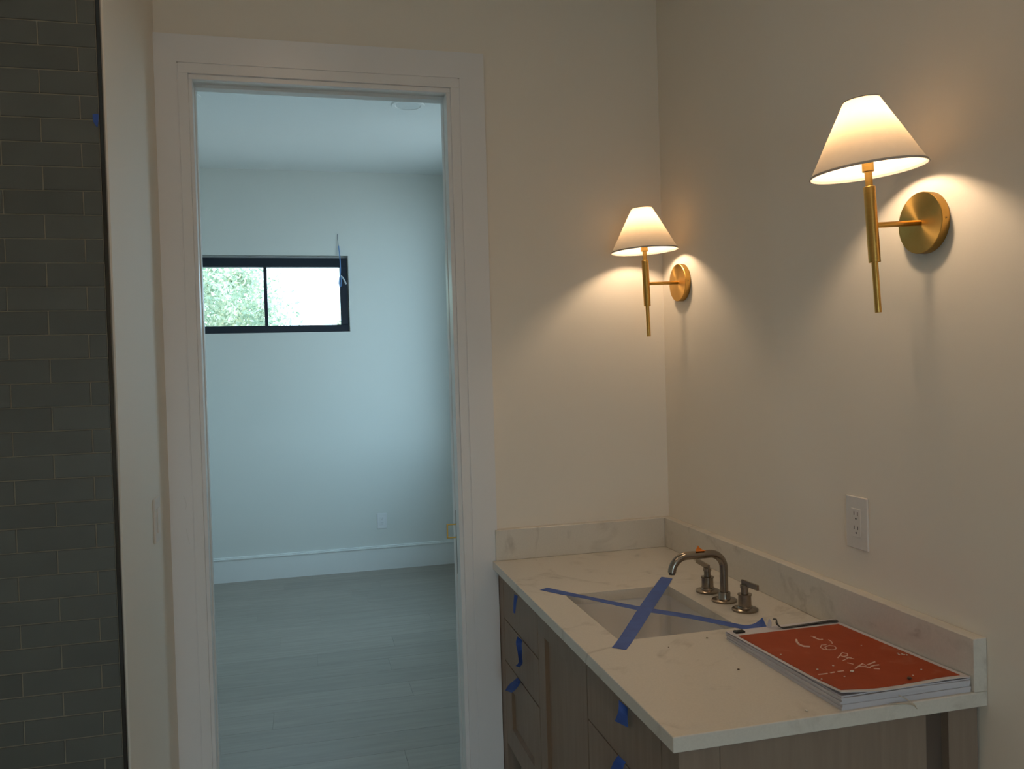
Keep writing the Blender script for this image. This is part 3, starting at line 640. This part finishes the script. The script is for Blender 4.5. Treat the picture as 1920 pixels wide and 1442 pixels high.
def ztop(x_, y_):
    uu = (x_+0.3125)/0.2795; vv = (y_+1.4005)/0.4195
    return 0.0002 + ctop(y_)*0.975 + 0.0020*math.sin(7*uu+2.0)*(1-vv)**3 + 0.004*max(0, 1-uu*4)*max(0, 1-vv*5) + 0.0009
tag(obj('red_cover', flat(-0.3050, -0.0460, -1.3890, -1.0190, 0.0003, 0.0004), RED, ST), 'dusty brick red cover panel')
strokes= [[(-0.2029, -1.0909), (-0.211, -1.1051), (-0.2167, -1.1234), (-0.215, -1.1374), (-0.2045, -1.1435)], [(-0.1591, -1.0899), (-0.1567, -1.1084), (-0.1495, -1.1088)], [(-0.1601, -1.08), (-0.1534, -1.0897)], [(-0.1389, -1.1152), (-0.1413, -1.1292), (-0.1487, -1.1423)], [(-0.1641, -1.1432), (-0.1749, -1.1414), (-0.186, -1.1538), (-0.188, -1.1672), (-0.1789, -1.1749), (-0.1677, -1.1769), (-0.1582, -1.1697), (-0.1543, -1.158), (-0.1607, -1.1489), (-0.1773, -1.157), (-0.182, -1.1715), (-0.1748, -1.1742)], [(-0.1942, -1.2243), (-0.1654, -1.199)], [(-0.1654, -1.199), (-0.1603, -1.2092), (-0.168, -1.2198), (-0.1773, -1.2204), (-0.1814, -1.2138)], [(-0.1800, -1.2180), (-0.1760, -1.2290), (-0.1680, -1.2330)], [(-0.1961, -1.2426), (-0.1748, -1.2315), (-0.1678, -1.2411)], [(-0.1944, -1.2559), (-0.1885, -1.2668)], [(-0.2018, -1.2894), (-0.1706, -1.2705), (-0.1706, -1.282)], [(-0.188, -1.2823), (-0.1772, -1.2862), (-0.171, -1.296)], [(-0.1651, -1.2793), (-0.1456, -1.2719), (-0.1417, -1.2705)], [(-0.1665, -1.2901), (-0.1558, -1.2874), (-0.146, -1.2882)], [(-0.1685, -1.3016), (-0.1595, -1.3077)], [(-0.2897, -1.2976), (-0.2798, -1.2976), (-0.2688, -1.2971)], [(-0.262, -1.296), (-0.251, -1.2945)], [(-0.2436, -1.2936), (-0.2299, -1.2931)]]
bm = bmesh.new()
for i, s in enumerate(strokes):
    w = (0.0034 if i == 0 else 0.0024) if i < 2 else (0.0016 if i < 10 else 0.0021)
    tube([(x_, y_, ztop(x_, y_)-0.0004) for x_, y_ in s], w*0.8, 6, bm=bm)
tag(obj('chalk_writing', bm, mat('chalk_mark', (0.72, 0.50, 0.42), 0.9), ST), 'hand-scrawled white chalk word', kind='stuff')
# black strap along the far edge, its left end flipped up
sb = [((-0.0360, -0.9960, 0.0215), (-0.0375, -1.0085, 0.0215)), ((-0.0600, -0.9980, 0.0225), (-0.0620, -1.0080, 0.0225)), ((-0.1100, -0.9985, 0.0210), (-0.1110, -1.0075, 0.0210)), ((-0.1700, -1.0010, 0.0205), (-0.1700, -1.0090, 0.0205)),
      ((-0.1850, -1.0000, 0.0215), (-0.1860, -1.0080, 0.0215)), ((-0.1900, -0.9950, 0.0300), (-0.1980, -1.0030, 0.0300)), ((-0.1890, -0.9900, 0.0370), (-0.1950, -0.9980, 0.0385)), ((-0.1960, -0.9880, 0.0390), (-0.2030, -0.9960, 0.0385))]
tag(obj('black_strap', ribbon(sb, 0.0016, 3), BLACKP), 'black strap lying along the far edge of the plan stack, its end curled up', 'strap')
tag(obj('torn_paper', ribbon([((-0.2010, -0.9860, 0.0190), (-0.2120, -0.9870, 0.0190)), ((-0.1990, -0.9850, 0.0290), (-0.2100, -0.9860, 0.0270)), ((-0.2040, -0.9840, 0.0380), (-0.2060, -0.9850, 0.0370))], 0.0004), PAPER), 'torn white paper corner standing up beside the black strap end', 'paper scrap')
bc = thing('binder_clip', (-0.289, -0.995, 0.018), 'small black binder clip at the far left corner of the plan stack', 'clip')
obj('body', box(-0.3015, -0.2765, -1.0030, -0.9890, 0.0180, 0.0225, 0.0012), BLACKP, bc)
obj('handle', tube([(-0.297, -0.990, 0.0228), (-0.2965, -1.004, 0.0238), (-0.289, -1.0075, 0.0242), (-0.2815, -1.004, 0.0238), (-0.281, -0.990, 0.0228)], 0.0007, 6), BLACKP, bc)
# silver wire clip on the near edge
wp = [(-0.2131, -1.4035, 0.0012), (-0.190, -1.4085, 0.0008), (-0.1665, -1.4120, -0.0030), (-0.1640, -1.4140, -0.0090), (-0.1690, -1.4120, -0.0020), (-0.1730, -1.4090, 0.0020), (-0.1807, -1.4060, 0.0080), (-0.1860, -1.4045, 0.0105), (-0.1935, -1.4030, 0.0150)]
tag(obj('wire_clip', tube(wp, 0.0010, 6), SILVER), 'bent silver wire clip handle poking out of the near edge of the plan stack', 'clip')
# crumbs
def crumb(x_, y_, z_, s, m, label, group, name='plaster_crumb'):
    bm = bmesh.new(); bmesh.ops.create_icosphere(bm, subdivisions=1, radius=s)
    for v in bm.verts: v.co = Vector((v.co.x*random.uniform(0.8, 1.6), v.co.y*random.uniform(0.8, 1.5), v.co.z*random.uniform(0.4, 0.8)))
    zmin = min(v.co.z for v in bm.verts)
    for v in bm.verts: v.co += Vector((x_, y_, z_-zmin))
    tag(obj(name, bm, m), label, 'debris', group)
for i, (x_, y_, s) in enumerate([(-0.2756, -1.2746, .0024), (-0.2912, -1.1699, .0020), (-0.2317, -1.2625, .0019), (-0.101, -1.1747, .0014), (-0.0935, -1.3428, .0018), (-0.1279, -1.3616, .0014), (-0.3000, -1.3237, .0014), (-0.2492, -1.3221, .0016)]):
    crumb(x_, y_, ztop(x_, y_)-0.0002, s, GRIT, ['white plaster crumb at the left edge of the red cover beside the chalk dashes', 'white plaster crumb alone in the far left part of the red cover', 'white plaster crumb just left of the chalk letters on the red cover', 'tiny white crumb alone in the far right part of the red cover', 'white crumb near the right edge of the red cover, close to the viewer', 'tiny white crumb just above the dark grit lump on the red cover', 'tiny white crumb closest to the near left corner of the red cover', 'small white crumb between the largest chip and the near edge of the red cover'][i], 'plaster crumbs on the red cover')
crumb(-0.2189, -1.3035, ztop(-0.2189, -1.3035)-0.0002, 0.0036, GRIT, 'largest white plaster chip on the red cover, below the chalk writing', None, 'plaster_chip')
crumb(-0.1469, -1.3750, ztop(-0.1469, -1.3750)-0.0002, 0.0040, GRITD, 'dark grit lump near the lower edge of the red cover', None, 'grit_lump')
for x_, y_ in [(-0.063, -1.2526), (-0.058, -1.2600), (-0.067, -1.2450), (-0.071, -1.2530), (-0.062, -1.2570)]:
    crumb(x_, y_, ztop(x_, y_)-0.0006, 0.0020, GRIT, 'white plaster flake in the cluster near the right edge of the red cover', 'plaster flakes at the right of the red cover', 'plaster_flake')
for x_, y_, s, lb in [(-0.3508, -0.9597, .0020, 'dark grit speck on the counter beside the far left corner of the plan stack'), (-0.4599, -0.988, .0016, 'tiny dark grit speck on the counter beside the wide blue tape end'), (-0.3831, -1.1601, .0024, 'dark grit speck on the bare counter left of the plan stack')]:
    crumb(x_, y_, 0.0001, s, GRITD, lb, 'grit specks on the counter', 'grit_speck')
crumb(-0.3726, -1.3826, 0.0001, 0.0026, GRIT, 'white plaster crumb on the counter near its front right corner', None)

# ================================================================ OUTLETS, SWITCH, DOWNLIGHTS, CABLE
def outlet(name, loc, w, h, face, m, label):
    """face 'x-': on the right wall facing -x, 'y-': on the far wall facing -y"""
    t = thing(name, loc, label, 'outlet')
    def T(bm):
        for v in bm.verts:
            u, d_, z_ = v.co
            v.co = Vector((-d_, -u, z_)) if face == 'x-' else Vector((u, -d_, z_))
        return bm
    obj('plate', T(box(-w/2, w/2, 0, 0.0055, -h/2, h/2, 0.0018)), m, t, local=True)
    ins = obj('insert', T(box(-0.0165, 0.0165, 0.005, 0.0068, -0.033, 0.033, 0.0008)), m, t, local=True)
    for zc in (0.0165, -0.0165):
        bm = boxes([(-0.0072, -0.0052, 0.0066, 0.0071, zc+0.001, zc+0.0095), (0.0050, 0.0070, 0.0066, 0.0071, zc+0.001, zc+0.0090)])
        lathe([(0.0024, 0.0066), (0.0024, 0.0071)], 12, 'y', c=(0, 0, zc-0.0068), bm=bm)
        obj('socket_slots', T(bm), SLOT, ins, local=True)
    return t
outlet('power_outlet', (0, -1.0375, 0.2560), 0.0765, 0.1220, 'x-', PLATE, 'white double outlet on the right wall above the counter, below the nearer sconce')
outlet('power_outlet', (-0.6830, BY1, -0.5060), 0.0720, 0.1180, 'y-', PLATEF, 'white double outlet low on the far bedroom wall above the baseboard')
sw = thing('light_switch', (-1.640, -0.2620, 0.2500), 'white light switch plate on the side wall left of the doorway', 'switch')
o = obj('plate', box(-1.640, -1.6342, -0.3050, -0.2190, 0.1900, 0.3110, 0.0018), PLATE, sw)
o = obj('rocker', box(-1.6345, -1.6315, -0.2790, -0.2450, 0.2170, 0.2830, 0.0008), PLATE, sw)
def downlight(loc, label):
    t = thing('recessed_downlight', loc, label, 'ceiling light', 'bedroom downlights')
    obj('trim_ring', lathe([(0.096, 0.0), (0.096, -0.003), (0.092, -0.006), (0.074, -0.006), (0.070, -0.002), (0.070, 0.0)], 64, 'z'), BTRIM, t, local=True, smooth=True)
    obj('lens', lathe([(0.0695, -0.0005), (0.0695, -0.0035)], 48, 'z'), mat('frosted_lens', (0.70, 0.72, 0.72), 0.5), t, local=True)
downlight((-0.6020, 2.088, CZ), 'round unlit downlight in the bedroom ceiling, top right of the doorway view')
downlight((-1.8220, 2.115, CZ), 'round unlit downlight cut off by the left door jamb')
cb = thing('hanging_cable', (-0.9491, BY1, 1.697), 'thin blue cable hanging from the bedroom wall over the window corner, looped at its end', 'cable')
obj('sheath', tube([(-0.9440, BY1-0.010, 1.605), (-0.9390, BY1-0.022, 1.545), (-0.9362, 3.716, 1.485), (-0.9365, 3.712, 1.43), (-0.9394, 3.710, 1.3845), (-0.9470, 3.708, 1.350), (-0.9500, 3.706, 1.318), (-0.9440, 3.704, 1.288), (-0.9370, 3.704, 1.300), (-0.9340, 3.704, 1.335), (-0.9356, 3.705, 1.380)], 0.0040, 8), WIREB, cb, smooth=True)
obj('bare_end', tube([(-0.9491, BY1-0.001, 1.697), (-0.9500, BY1-0.006, 1.66), (-0.9475, BY1-0.008, 1.63), (-0.9440, BY1-0.010, 1.605)], 0.0017, 6), mat('thin_dark_wire', (0.12, 0.16, 0.2), 0.5), cb, smooth=True)
obj('tail', tube([(-0.9360, 3.704, 1.378), (-0.9210, 3.702, 1.362), (-0.9080, 3.700, 1.338), (-0.8985, 3.700, 1.312)], [0.0045, 0.0055, 0.0060, 0.0065], 8), WIREW, cb, smooth=True)
# wood-filler smears on the left casing
for k, pts in enumerate([[(-1.6000, 0.2780), (-1.5945, 0.2620), (-1.5925, 0.2500), (-1.5965, 0.2350)], [(-1.5950, 0.1780), (-1.5930, 0.1620), (-1.5900, 0.1450), (-1.5870, 0.1310)]]):
    bm = ribbon([((x_-0.0012, -0.0203, z_), (x_+0.0012, -0.0203, z_)) for x_, z_ in pts], 0.0004)
    tag(obj('filler_smear', bm, mat('white_filler', (0.80, 0.79, 0.78), 0.6)), ['upper white filler smear on the left door casing beside the switch', 'lower white filler smear on the left door casing beside the switch'][k], 'smear')

# ================================================================ OUTDOORS
struct('ground', box(-40, 40, -30, 70, FZ-0.5, FZ-0.3), GRASS)
def tree(name, x, y, trunk_h, cr, cz, rr, rz, nl, ls, label, seed, holes=0.33):
    rnd = random.Random(seed); t = thing(name, (x, y, FZ-0.3), label, 'tree')
    bm = bmesh.new(); tube([(x, y, FZ-0.3), (x+0.05, y, FZ+trunk_h*0.5), (x-0.03, y+0.05, cz)], [0.13*cr, 0.10*cr, 0.05*cr], 10, bm=bm)
    for k in range(9):
        a = rnd.uniform(0, 6.28); q = rnd.uniform(0.3, 0.9)
        tube([(x, y, cz-rz*0.6+rz*0.12*k), (x+rr*0.4*q*math.cos(a), y+rr*0.4*q*math.sin(a), cz-rz*0.4+rz*0.14*k), (x+rr*0.85*q*math.cos(a), y+rr*0.85*q*math.sin(a), cz-rz*0.2+rz*0.15*k)], [0.04*cr, 0.025*cr, 0.008*cr], 6, bm=bm)
    obj('trunk', bm, BARK, t)
    vs, fs = [], []
    cl = []
    for k in range(int(60+rr*40)):
        a = rnd.uniform(0, 6.28); ph = math.acos(rnd.uniform(-1, 1)); q = rnd.uniform(0.35, 1.0)
        cl.append((x+rr*q*math.sin(ph)*math.cos(a), y+rr*q*math.sin(ph)*math.sin(a), cz+rz*q*math.cos(ph), rnd.uniform(0.10, 0.26)*rr*0.8))
    for k in range(nl):
        c = rnd.choice(cl); d_ = Vector((rnd.gauss(0, 1), rnd.gauss(0, 1), rnd.gauss(0, 0.8)))*c[3]*0.55
        p = Vector(c[:3]) + d_; e1 = Vector((rnd.gauss(0, 1), rnd.gauss(0, 1), rnd.gauss(0, 1))).normalized(); e2 = e1.cross(Vector((rnd.gauss(0, 1), rnd.gauss(0, 1), rnd.gauss(0, 1)))).normalized()
        s = ls*rnd.uniform(0.6, 1.3); b_ = len(vs)
        vs += [p-e1*s, p+e2*s*0.45, p+e1*s, p-e2*s*0.45]; fs.append((b_, b_+1, b_+2, b_+3))
    me = bpy.data.meshes.new('foliage'); loc = wloc(t)
    me.from_pydata([v+Vector((0, 0, H))-loc for v in vs], [], fs); me.materials.append(LEAF)
    o = bpy.data.objects.new('foliage', me); C.objects.link(o); o.parent = t; o['kind'] = 'stuff'
tree('garden_tree', -3.80, 9.6, 1.2, 1.0, 1.9, 2.5, 2.5, 75000, 0.040, 'tall pale green tree outside filling the left window pane', 3)
tree('garden_shrub', -1.75, 14.0, 0.6, 0.5, 1.15, 0.75, 0.55, 6000, 0.045, 'low green shrub outside along the bottom of the right window pane', 5)
tree('garden_shrub', -0.12, 18.5, 0.8, 0.5, 1.45, 0.45, 0.75, 2500, 0.05, 'distant green bush outside at the right edge of the window', 9)
print('tiles', cnt, 'objects', len(bpy.data.objects))
